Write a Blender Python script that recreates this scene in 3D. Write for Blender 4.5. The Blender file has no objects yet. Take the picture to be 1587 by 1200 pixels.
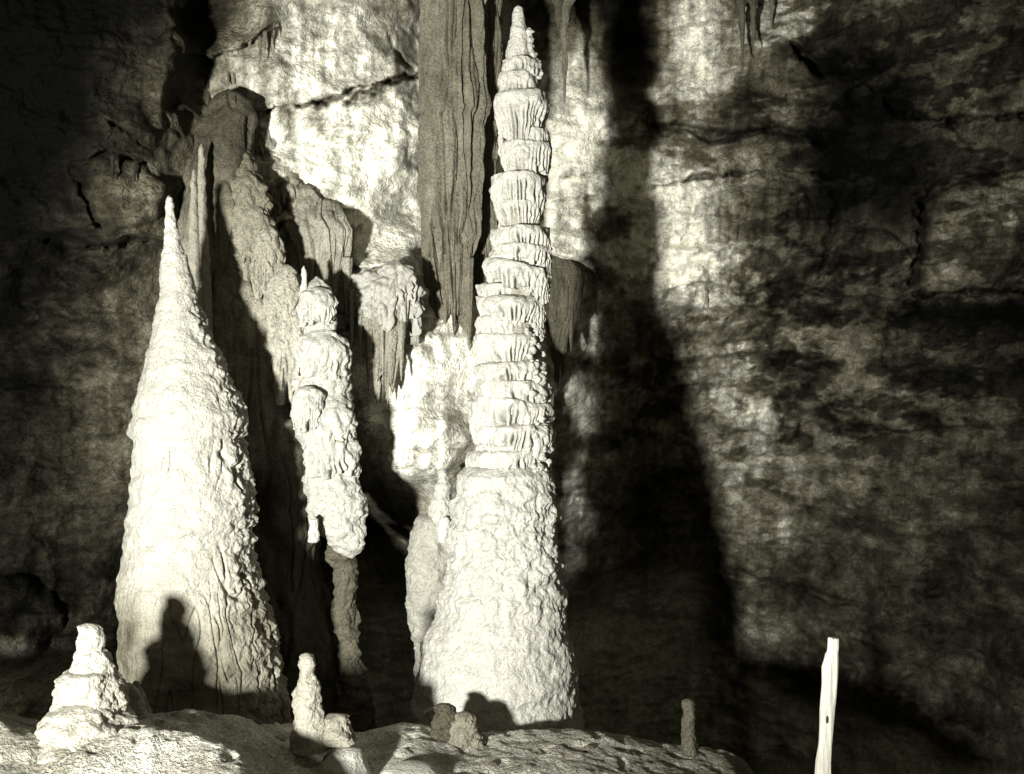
import bpy, math, random
import numpy as np

# ------------------------------------------------------------------ camera, world, lights, exposure
scene = bpy.context.scene
C = scene.collection
F = 1600.0                      # focal length in photo pixels (1587 x 1200)
CX, CY = 793.5, 600.0
cam_d = bpy.data.cameras.new("camera")
cam = bpy.data.objects.new("camera", cam_d); C.objects.link(cam)
cam_d.sensor_width = 36.0; cam_d.lens = 36.0 * F / 1587.0
cam_d.clip_start = 0.05; cam_d.clip_end = 200
cam.location = (0, 0, 0); cam.rotation_euler = (math.radians(90), 0, 0)
scene.camera = cam

w = bpy.data.worlds.new("World"); scene.world = w; w.use_nodes = True
bg = w.node_tree.nodes["Background"]
bg.inputs[0].default_value = (1.0, 0.93, 0.60, 1); bg.inputs[1].default_value = 0.15

# the photographer's flash: stands low on the cave floor, left of the camera
LP = np.array([-3.3, -0.5, -1.1])
ld = bpy.data.lights.new("flash_lamp", 'SPOT'); ld.energy = 13500; ld.color = (1.0, 0.985, 0.90)
ld.shadow_soft_size = 0.25; ld.spot_size = math.radians(76); ld.spot_blend = 1.0
lo = bpy.data.objects.new("flash_lamp", ld); C.objects.link(lo); lo.location = LP
aim = np.array([-1.0, 10.0, 0.6]) - LP
from mathutils import Vector
lo.rotation_euler = Vector(aim).to_track_quat('-Z', 'Y').to_euler()

scene.view_settings.view_transform = 'Standard'
scene.view_settings.look = 'None'
scene.view_settings.exposure = 0.0
scene.view_settings.gamma = 1.0
scene.cycles.max_bounces = 4
scene.cycles.diffuse_bounces = 3

# ------------------------------------------------------------------ noise
rs = np.random.RandomState(7)
PERM = rs.permutation(4096).astype(np.int64)
GR = rs.normal(size=(4096, 3)); GR /= np.linalg.norm(GR, axis=1)[:, None]
RV = rs.rand(4096, 4)
def hsh(i, j, k): return PERM[(PERM[(PERM[i & 4095] + j) & 4095] + k) & 4095]
def perlin(p):
    s = p.shape[:-1]; p = p.reshape(-1, 3)
    i = np.floor(p).astype(np.int64); f = p - i
    u = f * f * f * (f * (f * 6 - 15) + 10)
    out = 0
    for a in (0, 1):
        wa = u[:, 0] if a else 1 - u[:, 0]
        for b in (0, 1):
            wb = u[:, 1] if b else 1 - u[:, 1]
            for c in (0, 1):
                wc = u[:, 2] if c else 1 - u[:, 2]
                g = GR[hsh(i[:, 0] + a, i[:, 1] + b, i[:, 2] + c)]
                out = out + wa * wb * wc * (g[:, 0] * (f[:, 0] - a) + g[:, 1] * (f[:, 1] - b) + g[:, 2] * (f[:, 2] - c))
    return (out * 1.6).reshape(s)
def fbm(p, o=4, sc=(1, 1, 1), gain=0.5):
    p = p * np.array(sc, float); r = 0; a = 1.0
    for k in range(o):
        r = r + a * perlin(p + 17.3 * k); p = p * 2.03; a *= gain
    return r
def ridge(p, o=3, sc=(1, 1, 1)):
    p = p * np.array(sc, float); r = 0; a = 1.0
    for k in range(o):
        r = r + a * (1 - np.abs(perlin(p + 9.1 * k)) * 2); p = p * 2.1; a *= 0.5
    return r / 1.75
def worley(p, sc=(1, 1, 1)):
    s = p.shape[:-1]; p = p.reshape(-1, 3) * np.array(sc, float)
    i = np.floor(p).astype(np.int64); best = np.full(len(p), 9.0)
    for a in (-1, 0, 1):
        for b in (-1, 0, 1):
            for c in (-1, 0, 1):
                h = hsh(i[:, 0] + a, i[:, 1] + b, i[:, 2] + c)
                q = i + np.array([a, b, c]) + RV[h, :3]
                best = np.minimum(best, ((p - q) ** 2).sum(1))
    return np.sqrt(best).reshape(s)
def sst(a, b, x):
    t = np.clip((x - a) / (b - a), 0, 1); return t * t * (3 - 2 * t)
def P(px, py, Y):
    return np.stack(np.broadcast_arrays((np.asarray(px, float) - CX) / F * Y, np.asarray(Y, float), (CY - np.asarray(py, float)) / F * Y), -1)

# ------------------------------------------------------------------ materials
def rock_mat(name, tint, rough=0.75, bump=0.5, grain=0.35, gs=55.0, dist=0.02, spec=0.3):
    m = bpy.data.materials.new(name); m.use_nodes = True
    nt = m.node_tree; N = nt.nodes; L = nt.links
    b = N["Principled BSDF"]; b.inputs["Roughness"].default_value = rough
    b.inputs["Specular IOR Level"].default_value = spec
    tc = N.new("ShaderNodeTexCoord"); geo = N.new("ShaderNodeNewGeometry")
    at = N.new("ShaderNodeAttribute"); at.attribute_name = "alb"
    def nz(scale, det, r=0.6):
        n = N.new("ShaderNodeTexNoise"); n.inputs["Scale"].default_value = scale
        n.inputs["Detail"].default_value = det; n.inputs["Roughness"].default_value = r
        L.new(geo.outputs["Position"], n.inputs["Vector"]); return n.outputs["Fac"]
    n1 = nz(gs, 3.0, 0.7); n2 = nz(7.0, 4.0, 0.65)
    def mr(src, lo_, hi):
        r = N.new("ShaderNodeMapRange"); r.inputs["From Min"].default_value = 0.3; r.inputs["From Max"].default_value = 0.7
        r.inputs["To Min"].default_value = lo_; r.inputs["To Max"].default_value = hi
        L.new(src, r.inputs["Value"]); return r.outputs["Result"]
    def mul(a, c):
        q = N.new("ShaderNodeMath"); q.operation = 'MULTIPLY'; L.new(a, q.inputs[0]); L.new(c, q.inputs[1]); return q.outputs[0]
    v = mul(mul(at.outputs["Fac"], mr(n1, 1 - grain, 1 + grain)), mr(n2, 1 - grain * 0.5, 1 + grain * 0.5))
    cl = N.new("ShaderNodeMath"); cl.operation = 'MINIMUM'; L.new(v, cl.inputs[0]); cl.inputs[1].default_value = 0.88
    ct = N.new("ShaderNodeMix"); ct.data_type = 'RGBA'; ct.inputs[6].default_value = (1.0, .92, .62, 1); ct.inputs[7].default_value = (*tint, 1)
    cf = N.new("ShaderNodeMapRange"); cf.inputs["From Max"].default_value = 0.35; L.new(at.outputs["Fac"], cf.inputs["Value"]); L.new(cf.outputs[0], ct.inputs[0])
    mix = N.new("ShaderNodeVectorMath"); mix.operation = 'SCALE'; L.new(ct.outputs[2], mix.inputs[0])
    L.new(cl.outputs[0], mix.inputs["Scale"]); L.new(mix.outputs[0], b.inputs["Base Color"])
    ad = N.new("ShaderNodeMath"); ad.operation = 'MULTIPLY_ADD'; L.new(n2, ad.inputs[0]); ad.inputs[1].default_value = 1.6; L.new(n1, ad.inputs[2])
    bp = N.new("ShaderNodeBump"); bp.inputs["Strength"].default_value = bump; bp.inputs["Distance"].default_value = dist
    L.new(ad.outputs[0], bp.inputs["Height"]); L.new(bp.outputs[0], b.inputs["Normal"])
    return m
WALL = rock_mat("clay_and_calcite_rock", (1.0, 0.985, 0.86), 0.85, 0.9, 0.46, 36, 0.036, 0.06)
GREY = rock_mat("grey_flowstone", (1.0, 0.985, 0.86), 0.7, 0.9, 0.45, 50, 0.03, 0.15)
WHITE = rock_mat("white_calcite", (1.0, 0.99, 0.90), 0.65, 0.9, 0.24, 55, 0.022, 0.2)
SOIL = rock_mat("clay_floor", (1.0, 0.985, 0.86), 0.85, 1.0, 0.55, 45, 0.05, 0.1)
WOOD = rock_mat("bare_wood", (1.0, 0.985, 0.88), 0.7, 0.5, 0.10, 90, 0.004)

# ------------------------------------------------------------------ mesh helpers
def grid_mesh(name, V, alb, mat, parent=None, origin=None, closed=True, caps=True):
    """V[M,N,3] rows x columns (world coordinates) -> one linked mesh object"""
    M, N = V.shape[:2]
    vs = V.reshape(-1, 3).astype(np.float64)
    al = np.broadcast_to(alb, (M, N)).reshape(-1).astype(np.float32)
    r = np.arange(M - 1)[:, None]; c = np.arange(N if closed else N - 1)[None, :]
    c2 = (c + 1) % N
    q = np.stack([r * N + c, r * N + c2, (r + 1) * N + c2, (r + 1) * N + c], -1).reshape(-1, 4)
    loops = q.reshape(-1); starts = np.arange(len(q)) * 4; tot = np.full(len(q), 4)
    if closed and caps:
        n0 = len(vs)
        vs = np.vstack([vs, V[0].mean(0), V[-1].mean(0)]); al = np.append(al, [al[:N].mean(), al[-N:].mean()])
        k = np.arange(N); k2 = (k + 1) % N
        t = np.vstack([np.stack([np.full(N, n0), k2, k], -1), np.stack([np.full(N, n0 + 1), (M - 1) * N + k, (M - 1) * N + k2], -1)])
        starts = np.append(starts, len(loops) + np.arange(len(t)) * 3); tot = np.append(tot, np.full(len(t), 3))
        loops = np.append(loops, t.reshape(-1))
    o0 = np.array(origin if origin is not None else (0, 0, 0), float)
    me = bpy.data.meshes.new(name)
    me.vertices.add(len(vs)); me.vertices.foreach_set("co", (vs - o0).astype(np.float32).ravel())
    me.loops.add(len(loops)); me.loops.foreach_set("vertex_index", loops.astype(np.int32))
    me.polygons.add(len(starts)); me.polygons.foreach_set("loop_start", starts.astype(np.int32))
    me.polygons.foreach_set("loop_total", tot.astype(np.int32))
    me.polygons.foreach_set("use_smooth", np.ones(len(starts), bool))
    me.update(calc_edges=True); me.validate()
    a = me.attributes.new("alb", 'FLOAT', 'POINT'); a.data.foreach_set("value", al)
    me.materials.append(mat)
    o = bpy.data.objects.new(name, me); C.objects.link(o)
    if parent is not None: o.parent = parent
    elif origin is not None: o.location = o0
    return o
def thing(name, label, cat, base, group=None):
    o = bpy.data.objects.new(name, None); C.objects.link(o); o.location = base
    o.empty_display_size = 0.2
    return tag(o, label, cat, group)
def tag(o, label, cat, group=None):
    o['label'] = label; o['category'] = cat
    if group: o['group'] = group
    return o
def structure(o): o['kind'] = 'structure'; return o

TH = lambda n: np.arange(n) / n * 2 * np.pi
def smooth_rows(prof, M):
    """profile rows (py, xl, xr) resampled to M rows, smoothed a little"""
    a = np.array(prof, float); y = np.linspace(a[0, 0], a[-1, 0], M)
    xl = np.interp(y, a[:, 0], a[:, 1]); xr = np.interp(y, a[:, 0], a[:, 2])
    return y, xl, xr
def lathe(name, prof, Y, mat, alb, disp=None, N=200, M=160, depth=1.0, parent=None, origin=None, lean=0.0, close_top=True, close_bot=False, albf=None):
    y, xl, xr = smooth_rows(prof, M)
    s = Y / F
    cx = ((xl + xr) / 2 - CX) * s; r = (xr - xl) / 2 * s / np.sqrt(1 + (cx / Y) ** 2); z = (CY - y) * s
    if close_top:
        k = min(8, M // 6); tt = np.linspace(0, 1, k); r[:k] *= np.sqrt(np.clip(1 - (1 - tt) ** 2, 0.01, 1))
    if close_bot:
        k = min(8, M // 6); tt = np.linspace(1, 0, k); r[-k:] *= np.sqrt(np.clip(1 - (1 - tt) ** 2, 0.01, 1))
    th = TH(N)[None, :]
    nx, ny = np.cos(th), -np.sin(th)          # theta=pi/2 faces the camera
    R = r[:, None]
    base = np.stack(np.broadcast_arrays(cx[:, None] + R * nx, Y + R * depth * ny + lean * z[:, None], z[:, None] + 0 * th), -1)
    if disp is not None:
        d = disp(base, th + 0 * R, y[:, None] + 0 * th, R + 0 * th)
        d = d - .8 * d.mean()
        d = d * np.minimum(1, R / (np.abs(d).max() * 1.5 + 1e-6))
        base[..., 0] += d * nx; base[..., 1] += d * ny
    al = alb if albf is None else albf(base, th + 0 * R, y[:, None] + 0 * th) * alb
    return grid_mesh(name, base, al, mat, parent, origin)

def knobs(cell, amp, fine=0.35):
    def f(p, th, y, R):
        d = amp * (0.75 - worley(p + 0.25 * cell * np.stack([perlin(p / cell), perlin(p / cell + 5), perlin(p / cell + 9)], -1), (1 / cell, 1 / cell, 0.75 / cell)))
        d = d + amp * fine * (0.7 - worley(p, (2.3 / cell,) * 3)) + amp * 0.8 * fbm(p, 3, (0.5 / cell, 0.5 / cell, 0.6 / cell))
        return d
    return f
def rockd(amp, f=3.0, o=5):
    return lambda p, th, y, R: amp * fbm(p, o, (f, f, f * 0.7))

def flutes(th, rows, nf, seed, warp):
    """rounded drips side by side: 1 on the drips, 0 in the slots; also random per drip"""
    t = (th / (2 * np.pi)) * nf + warp
    c = np.floor(t).astype(np.int64); u = t - c; c = c % nf
    q = RV[(PERM[(c + seed * 131) & 4095]) & 4095]
    q2 = RV[(PERM[((c + 1) % nf + seed * 131) & 4095]) & 4095]
    near = np.where((u > 0.5)[..., None], q2, q)      # random number of the slot next to us (shared)
    e = 1 - np.minimum(u, 1 - u) * 2                  # 1 at slot, 0 at drip centre
    return e, q, near

def tier(xl, xr, yt, yb, Y, parent, origin, seed, slant=0.0, taper=0.93, nf=34, deep=0.13, rag=0.24, alb=0.40, mat=None, name='tier',
         N=420, M=44, depth=1.0, inner=0.62, lip=0.16, starts=0.30, knob=0.0, bulge=0.0, xb=0.0, dome=0.12):
    """a cup of flowstone: rounded rim, drips hanging below it, ragged lower edge"""
    mat = mat or WHITE
    s = Y / F; cx0 = ((xl + xr) / 2 - CX) * s; r0 = (xr - xl) / 2 * s; h = (yb - yt) * s; zt = (CY - yt) * s
    t = np.linspace(-0.22, 1.12, M)[:, None]; th = TH(N)[None, :]
    body = np.clip(t, 0, 1)
    rad = 1 + (taper - 1) * sst(lip, 1, body) + bulge * np.sin(np.pi * body)
    rimx = np.clip((t + 0.22) / (0.22 + lip), 0, 1)
    rad = rad * (inner + (1 - inner) * np.sqrt(np.clip(1 - (1 - rimx) ** 2, 0, 1)))
    und = np.clip((t - 1.0) / 0.12, 0, 1); rad = rad * (1 - 0.45 * und ** 1.3)
    zz = zt - h * np.clip(np.where(t < 0, 0.3 * lip * (t / 0.22 * 1.0 + 1) * 0, t), 0, 1) + 0 * th
    zz = zz + dome * r0 * (1 - np.clip(1 - (1 - rimx) ** 2, 0, 1) ** .8) * (t < lip)
    base = np.stack(np.broadcast_arrays(cx0 + xb * s * body + r0 * rad * np.cos(th), Y - r0 * depth * rad * np.sin(th), zz), -1).copy()
    wp = 1.6 * perlin(base * np.array([5.0, 5.0, 1.2]) + seed) + 0.30 * perlin(base * 11 + seed)
    e, q, near = flutes(th + 0 * t, None, nf, seed, wp)
    st = starts * (0.3 + 1.3 * near[..., 0]) + 0.05
    ramp = sst(st, st + 0.28, t + 0 * th)
    slot = e ** 2.6 * (0.10 + 1.5 * near[..., 1] ** 2.6) * ramp
    rnd = 0.25 * e ** 2 * (0.15 + 0.85 * sst(0.05, 0.5, t))
    d = -deep * r0 * (slot * 2.8 + rnd) + r0 * 0.05 * (q[..., 2] - 0.5) * ramp
    d = d + 0.10 * r0 * fbm(base + seed * 3.1, 3, (3.0 / r0 * .5,) * 3)
    d = d + 0.03 * r0 * fbm(base + seed, 2, (9 / r0 * .5,) * 3) + .012 * (.7 - worley(base + seed, (16, 16, 13)))
    if knob: d = d + knob * (0.7 - worley(base, (14, 14, 12)))
    base[..., 0] += d * np.cos(th); base[..., 1] -= d * np.sin(th) * depth
    # ragged lower edge, wavy and tilted rim
    lowr = sst(0.45, 1.0, t)
    base[..., 2] += -lowr * h * rag * (q[..., 3] * 1.6 - 0.9) - slant * s * np.cos(th) * 0.5
    base[..., 2] += h * 0.26 * sst(-.2, .2, t) * perlin(np.stack([np.cos(th) * 1.7 + 0 * t, np.sin(th) * 1.7 + 0 * t, seed * 2.7 + 0 * th + 0 * t], -1))
    return grid_mesh(name, base, alb, mat, parent, origin)

def spike(cx, yt, yb, wpx, Y, seed=0, N=28, M=36, lean=0.0, wob=0.12, up=False, blunt=0.1, root=0.0):
    """rows of one stalactite (or stalagmite if up), returned as vertices"""
    s = Y / F; t = np.linspace(0, 1, M)
    prof = (1 - t) ** 0.75 * (1 - blunt) + blunt * np.sqrt(np.clip(1 - t ** 6, 0, 1))
    if up: prof = prof[::-1]
    th = TH(N)[None, :]
    y = (yt + (yb - yt) * t)
    r = (wpx / 2 * s * prof)[:, None]
    tt = t if not up else 1 - t
    cxs = ((cx - CX) + lean * tt) * s
    b = np.stack(np.broadcast_arrays(cxs[:, None] + r * np.cos(th), Y - r * np.sin(th), ((CY - y) * s)[:, None] + 0 * th), -1).copy()
    n = 1 + wob * 2 * fbm(b + seed * 5.3, 3, (9, 9, 6)) + 0.07 * np.sin(th * 5 + seed)
    c = np.stack([np.broadcast_to(cxs[:, None], n.shape), np.full(n.shape, float(Y)), b[..., 2]], -1)
    v = c + (b - c) * n[..., None]
    if root:                                        # the root widens and runs back into the rock
        k = (1 - sst(0, .34, t))[:, None]
        v[..., 0] = c[..., 0] + (v[..., 0] - c[..., 0]) * (1 + 1.3 * k ** 2); v[..., 1] += root * k ** 1.5
    return v

# ------------------------------------------------------------------ cave wall: one relief sheet that also rolls over into the roof
XS = [-700, -200, 0, 120, 250, 330, 420, 500, 600, 700, 765, 850, 950, 1050, 1200, 1400, 1600, 1900, 2400]
YS = [-620, -300, -80, 0, 150, 300, 365, 385, 450, 560, 700, 800, 860, 950, 1100, 1350]
DY = np.array([
 [7,6,6.56,6.64,6.88,7.28,7.68,7.92,8.24,8.96,9.34,9.92,10.16,10.08,9.6,8.96,8.48,7.2,4.8],
 [7,6.98,7.63,7.72,8,8.46,8.93,9.21,9.58,10.42,10.86,11.53,11.81,11.72,11.16,10.42,9.86,8.37,5.58],
 [5.5,7.5,8.2,8.3,8.6,9.1,9.6,9.9,10.3,11.2,11.68,12.4,12.7,12.6,12,11.2,10.6,10.4,9.6],
 [6,8,8.5,8.6,8.8,9.8,9.9,10.1,10.5,11.4,11.96,12.8,13,12.9,12.5,11.6,11,10.4,9.6],
 [9,8.8,8.6,8.7,8.9,9.95,9.9,10.1,10.5,11.5,12.06,12.9,13,13,12.9,12,11.4,10.4,9.6],
 [9,8.8,8.9,8.9,9.1,9.95,9.9,10.1,10.4,11.4,12,12.9,13,13,13,12.4,11.9,10.4,9.6],
 [9,8.8,9.1,9.1,9.2,10,10,10.15,10.4,11,11.72,12.8,13.1,13.1,13.1,12.6,12.1,10.4,9.6],
 [9,10,9.5,10.1,11,10.5,10,10.15,10.4,11.2,11.84,12.8,13.1,13.1,13.2,12.7,12.1,10.4,9.6],
 [9,10,10.3,10.9,11.2,10.6,10.1,10.1,10.1,10.7,10.9,12.8,13.4,13.3,13.5,12.9,12.3,10.4,9.6],
 [9,10,11,11.2,11.3,10.8,10.3,10,9.85,10.3,10.5,13,13.8,14.4,14.2,13.1,12.6,10.5,9.6],
 [9,10,10.9,11.3,11.6,11.6,11.2,10.6,10.05,10.15,10.35,13.5,14.2,15.4,15,13.6,12.6,10.5,9.6],
 [9,10,10.9,11.3,11.8,12.2,12.2,11.8,11,10.5,10.9,14.4,15.2,16.2,15.5,13.8,12.5,10.5,9.6],
 [9,10,10.8,11.3,12,13,13.6,13.5,12.6,12.6,13,14.8,15.5,16.6,15.8,13.9,12.3,10.4,9.6],
 [9,10,10.6,11.2,12.2,13.4,14.2,14.6,14.8,15,15.4,16,16.4,16.8,16,13.9,12.1,10.4,9.6],
 [9,10,10.3,11,12.2,13.6,14.5,15,15.4,15.6,15.76,16,16.4,16.8,16,13.9,11.8,10.4,9.6],
 [9,10,9.8,10.6,12,13.6,14.5,15,15.4,15.6,15.76,16,16.4,16.8,16,13.9,11.4,10.4,9.6]])
AX = np.arange(0, 1601, 100)
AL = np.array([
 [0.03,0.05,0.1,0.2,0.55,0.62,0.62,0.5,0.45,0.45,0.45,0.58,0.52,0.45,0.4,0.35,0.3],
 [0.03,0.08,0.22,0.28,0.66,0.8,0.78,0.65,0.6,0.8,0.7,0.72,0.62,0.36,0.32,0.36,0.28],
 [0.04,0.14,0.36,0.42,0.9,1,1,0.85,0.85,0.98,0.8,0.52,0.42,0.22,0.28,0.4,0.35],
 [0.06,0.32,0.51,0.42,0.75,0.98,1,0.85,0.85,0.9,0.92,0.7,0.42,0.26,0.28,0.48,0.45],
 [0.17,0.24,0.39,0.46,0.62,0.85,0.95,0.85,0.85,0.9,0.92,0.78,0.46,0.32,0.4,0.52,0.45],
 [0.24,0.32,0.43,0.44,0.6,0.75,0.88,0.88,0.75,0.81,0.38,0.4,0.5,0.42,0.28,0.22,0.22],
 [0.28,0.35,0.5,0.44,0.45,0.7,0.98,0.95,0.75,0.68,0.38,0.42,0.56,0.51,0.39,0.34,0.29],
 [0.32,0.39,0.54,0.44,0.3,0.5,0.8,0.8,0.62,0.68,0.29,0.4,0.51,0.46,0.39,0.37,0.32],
 [0.32,0.35,0.39,0.35,0.24,0.14,0.14,0.62,0.55,0.62,0.21,0.3,0.46,0.44,0.39,0.37,0.34],  # lowest pair of values paints the shade of the void by the pillar
 [0.3,0.3,0.3,0.34,0.45,0.5,0.55,0.55,0.55,0.55,0.42,0.3,0.41,0.39,0.37,0.37,0.34],  # from here down, paled recess colour stands in for weak ambient light
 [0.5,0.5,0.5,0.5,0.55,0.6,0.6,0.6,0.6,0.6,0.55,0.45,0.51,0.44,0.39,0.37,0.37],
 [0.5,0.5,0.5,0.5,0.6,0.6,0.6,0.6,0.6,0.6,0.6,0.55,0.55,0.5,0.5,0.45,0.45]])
def bil(xs, ys, G, x, y):
    xs = np.asarray(xs, float); ys = np.asarray(ys, float)
    i = np.clip(np.searchsorted(xs, x) - 1, 0, len(xs) - 2); j = np.clip(np.searchsorted(ys, y) - 1, 0, len(ys) - 2)
    u = np.clip((x - xs[i]) / (xs[i + 1] - xs[i]), 0, 1); v = np.clip((y - ys[j]) / (ys[j + 1] - ys[j]), 0, 1)
    u = u * u * (3 - 2 * u) * .6 + u * .4; v = v * v * (3 - 2 * v) * .6 + v * .4
    return (G[j, i] * (1 - u) * (1 - v) + G[j, i + 1] * u * (1 - v) + G[j + 1, i] * (1 - u) * v + G[j + 1, i + 1] * u * v)
def pdist(pts, x, y):
    """distance in photo px to a polyline"""
    d = np.full(x.shape, 1e9)
    for (x0, y0), (x1, y1) in zip(pts[:-1], pts[1:]):
        L2 = (x1 - x0) ** 2 + (y1 - y0) ** 2
        t = np.clip(((x - x0) * (x1 - x0) + (y - y0) * (y1 - y0)) / L2, 0, 1)
        d = np.minimum(d, np.hypot(x - x0 - t * (x1 - x0), y - y0 - t * (y1 - y0)))
    return d
def blob(x, y, cx, cy, rx, ry, e=2.0):
    return np.exp(-((np.abs(x - cx) / rx) ** e + (np.abs(y - cy) / ry) ** e))

cols = np.concatenate([np.arange(-700, -30, 22), np.arange(-30, 1620, 2.3), np.arange(1620, 2400, 22)])
rows = np.concatenate([np.arange(-620, -30, 18), np.arange(-30, 1180, 2.3), np.arange(1180, 1340, 12)])
gx, gy = np.meshgrid(cols, rows)
p0 = np.stack([gx / 130., gx * 0, gy / 130.], -1)
wx = gx + 34 * fbm(p0, 3) ; wy = gy + 22 * fbm(p0 + 31, 3)
Yw = bil(XS, YS, DY, wx, wy)
q3 = P(gx, gy, Yw)
# blocky bedding, vertical run marks, rough popcorn
Yw = Yw + 0.16 * fbm(q3, 5, (1.1, 1.1, 1.5)) * (1 - .75 * blob(gx, gy, 670, 650, 120, 160, 4))
rough = np.clip(blob(gx, gy, 1240, 510, 330, 90) + blob(gx, gy, 1040, 400, 90, 60) + blob(gx, gy, 670, 520, 90, 60) * .35 + blob(gx, gy, 1150, 640, 160, 60) + .6 * blob(gx, gy, 120, 470, 190, 90), 0, 1)
Yw = Yw - rough * (0.17 * (0.8 - worley(q3 + 7, (3.2, 2, 5.0))) + 0.10 * (0.7 - worley(q3, (8, 5, 9))) + 0.10 * fbm(q3, 3, (4, 2, 5)))
flt = np.clip(blob(gx, gy, 1170, 330, 110, 60, 4) + .8 * blob(gx, gy, 520, 110, 120, 60) + .7 * blob(gx, gy, 1120, 90, 120, 90) + .8 * blob(gx, gy, 900, 300, 60, 30) + blob(gx, gy, 600, 470, 60, 50) + .6 * blob(gx, gy, 1450, 120, 150, 120), 0, 1)
Yw = Yw + flt * 0.08 * ridge(q3 * 1.0, 2, (7, 1.5, .9)) - .05 * flt
# ledges and clefts as real grooves: (polyline, half width px, depth m, how much darker its colour is)
LG = [
 ([285,330,372,425],[84,88,76,34], .40, 70, 3, .0, .0), ([138,165,226],[246,232,246], .35, 60, 3, .0, .0),
 ([1105,1150,1215],[-8,-6,-10], .55, 60, 3, 0, 0), ([835,870,900],[-10,-10,-12], .9, 60, 3, 0, 0),
 ([540,600,655],[452,447,440], .32, 55, 3, 0, 0), ([790,850,915],[400,392,405], .22, 60, 3, 0, 0), ([425,480,550],[345,336,350], .25, 25, 3, 0, 0),
 # (x list, y list of the lip, how far the rock above it stands out, how far up that fades, width of the cleft, its depth, how much darker its colour is)
 ([405,470,530,590,655],[172,160,143,128,113], .10, 60, 4.5, .30, .6), ([545,600,660],[150,128,114], .0, 30, 9, .22, .6),
 ([535,560,600,650],[152,162,152,160], .05, 20, 3.5, .10, .3), ([548,600,655],[414,412,430], .12, 40, 5, .12, .3),
 ([1020,1080,1130,1200,1310],[192,196,207,199,206], .25, 60, 8, .30, .5), ([1010,1075,1140,1210,1310],[288,274,267,262,268], .16, 50, 4.5, .30, .5),
 ([858,905,940],[274,268,271], .12, 40, 4, .15, .4), ([858,890,935],[313,306,300], .06, 30, 3, .08, .3),
 ([1210,1300,1360,1450,1620],[60,105,145,184,178], .35, 80, 9, .35, .4), ([1425,1500,1620],[450,450,449], .30, 90, 5, .35, .5),
 ([1030,1090,1150,1210,1300,1430],[452,438,450,440,456,468], .18, 50, 7, .12, .25), ([1040,1150,1230,1300],[560,548,548,575], .15, 60, 9, .12, .2),
 ([1170,1290,1380,1500],[705,692,668,660], .12, 60, 5, .08, .2), ([1130,1200,1260,1340],[878,903,912,940], .25, 50, 7, .15, .2),
 ([135,160,200,258],[385,376,369,374], .25, 60, 4, .3, .3), ([140,180,235],[168,192,232], .12, 40, 4, .12, .3),
 ([595,640,700],[702,692,696], .05, 20, 3, .06, .2), ([640,700],[722,768], .05, 20, 3, .05, .2),
 ([865,930,965],[764,774,802], .08, 30, 4, .08, .2),
]
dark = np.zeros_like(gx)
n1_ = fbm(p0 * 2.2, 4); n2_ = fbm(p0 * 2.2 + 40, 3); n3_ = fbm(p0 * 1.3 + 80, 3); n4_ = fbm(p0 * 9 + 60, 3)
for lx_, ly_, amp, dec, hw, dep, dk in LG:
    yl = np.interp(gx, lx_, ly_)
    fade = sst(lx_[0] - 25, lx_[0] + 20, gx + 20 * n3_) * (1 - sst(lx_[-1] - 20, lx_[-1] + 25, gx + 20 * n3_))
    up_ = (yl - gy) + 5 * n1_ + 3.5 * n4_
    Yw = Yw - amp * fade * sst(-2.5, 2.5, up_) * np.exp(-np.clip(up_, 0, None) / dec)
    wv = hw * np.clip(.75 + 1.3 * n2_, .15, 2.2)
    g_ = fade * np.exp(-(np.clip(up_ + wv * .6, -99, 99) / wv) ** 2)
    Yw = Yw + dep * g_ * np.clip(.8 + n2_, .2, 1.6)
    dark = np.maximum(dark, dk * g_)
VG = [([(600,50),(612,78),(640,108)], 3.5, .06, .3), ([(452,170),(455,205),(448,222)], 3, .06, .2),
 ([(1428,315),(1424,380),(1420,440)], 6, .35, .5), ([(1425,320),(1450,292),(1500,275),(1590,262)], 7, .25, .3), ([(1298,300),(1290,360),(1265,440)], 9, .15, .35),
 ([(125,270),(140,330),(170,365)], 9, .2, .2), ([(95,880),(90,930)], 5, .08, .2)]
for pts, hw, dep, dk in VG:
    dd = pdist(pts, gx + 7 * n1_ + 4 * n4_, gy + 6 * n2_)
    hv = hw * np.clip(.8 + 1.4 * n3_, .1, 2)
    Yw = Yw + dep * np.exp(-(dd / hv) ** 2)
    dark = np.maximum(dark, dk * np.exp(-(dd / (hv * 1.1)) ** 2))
# strata and chipped edges everywhere
rr_ = np.clip(sst(930, 1060, gx) + .6 * (1 - sst(120, 330, gx)) + .25, 0, 1)
Yw = Yw - rr_ * (.060 * fbm(q3 + 21, 5, (3.2, 2, 4.2), .62) + .07 * np.clip(ridge(q3 + 33, 3, (1.7, 1.2, 5.5)) - .45, 0, 1) + .05 * (.6 - worley(q3 + 2, (4.2, 3, 5.2))))
blk = perlin(q3 * np.array([1.5, 1, 2.1]) + 50); Yw = Yw - .10 * rr_ * np.round(blk * 5) / 5
Yw = Yw - .10 * np.clip(ridge(q3 + 2, 3, (.9, .9, 2.6)) - .35, 0, 1) - .05 * np.clip(ridge(q3 + 5, 3, (3.2, 1.5, 2.6)) - .3, 0, 1)
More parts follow.
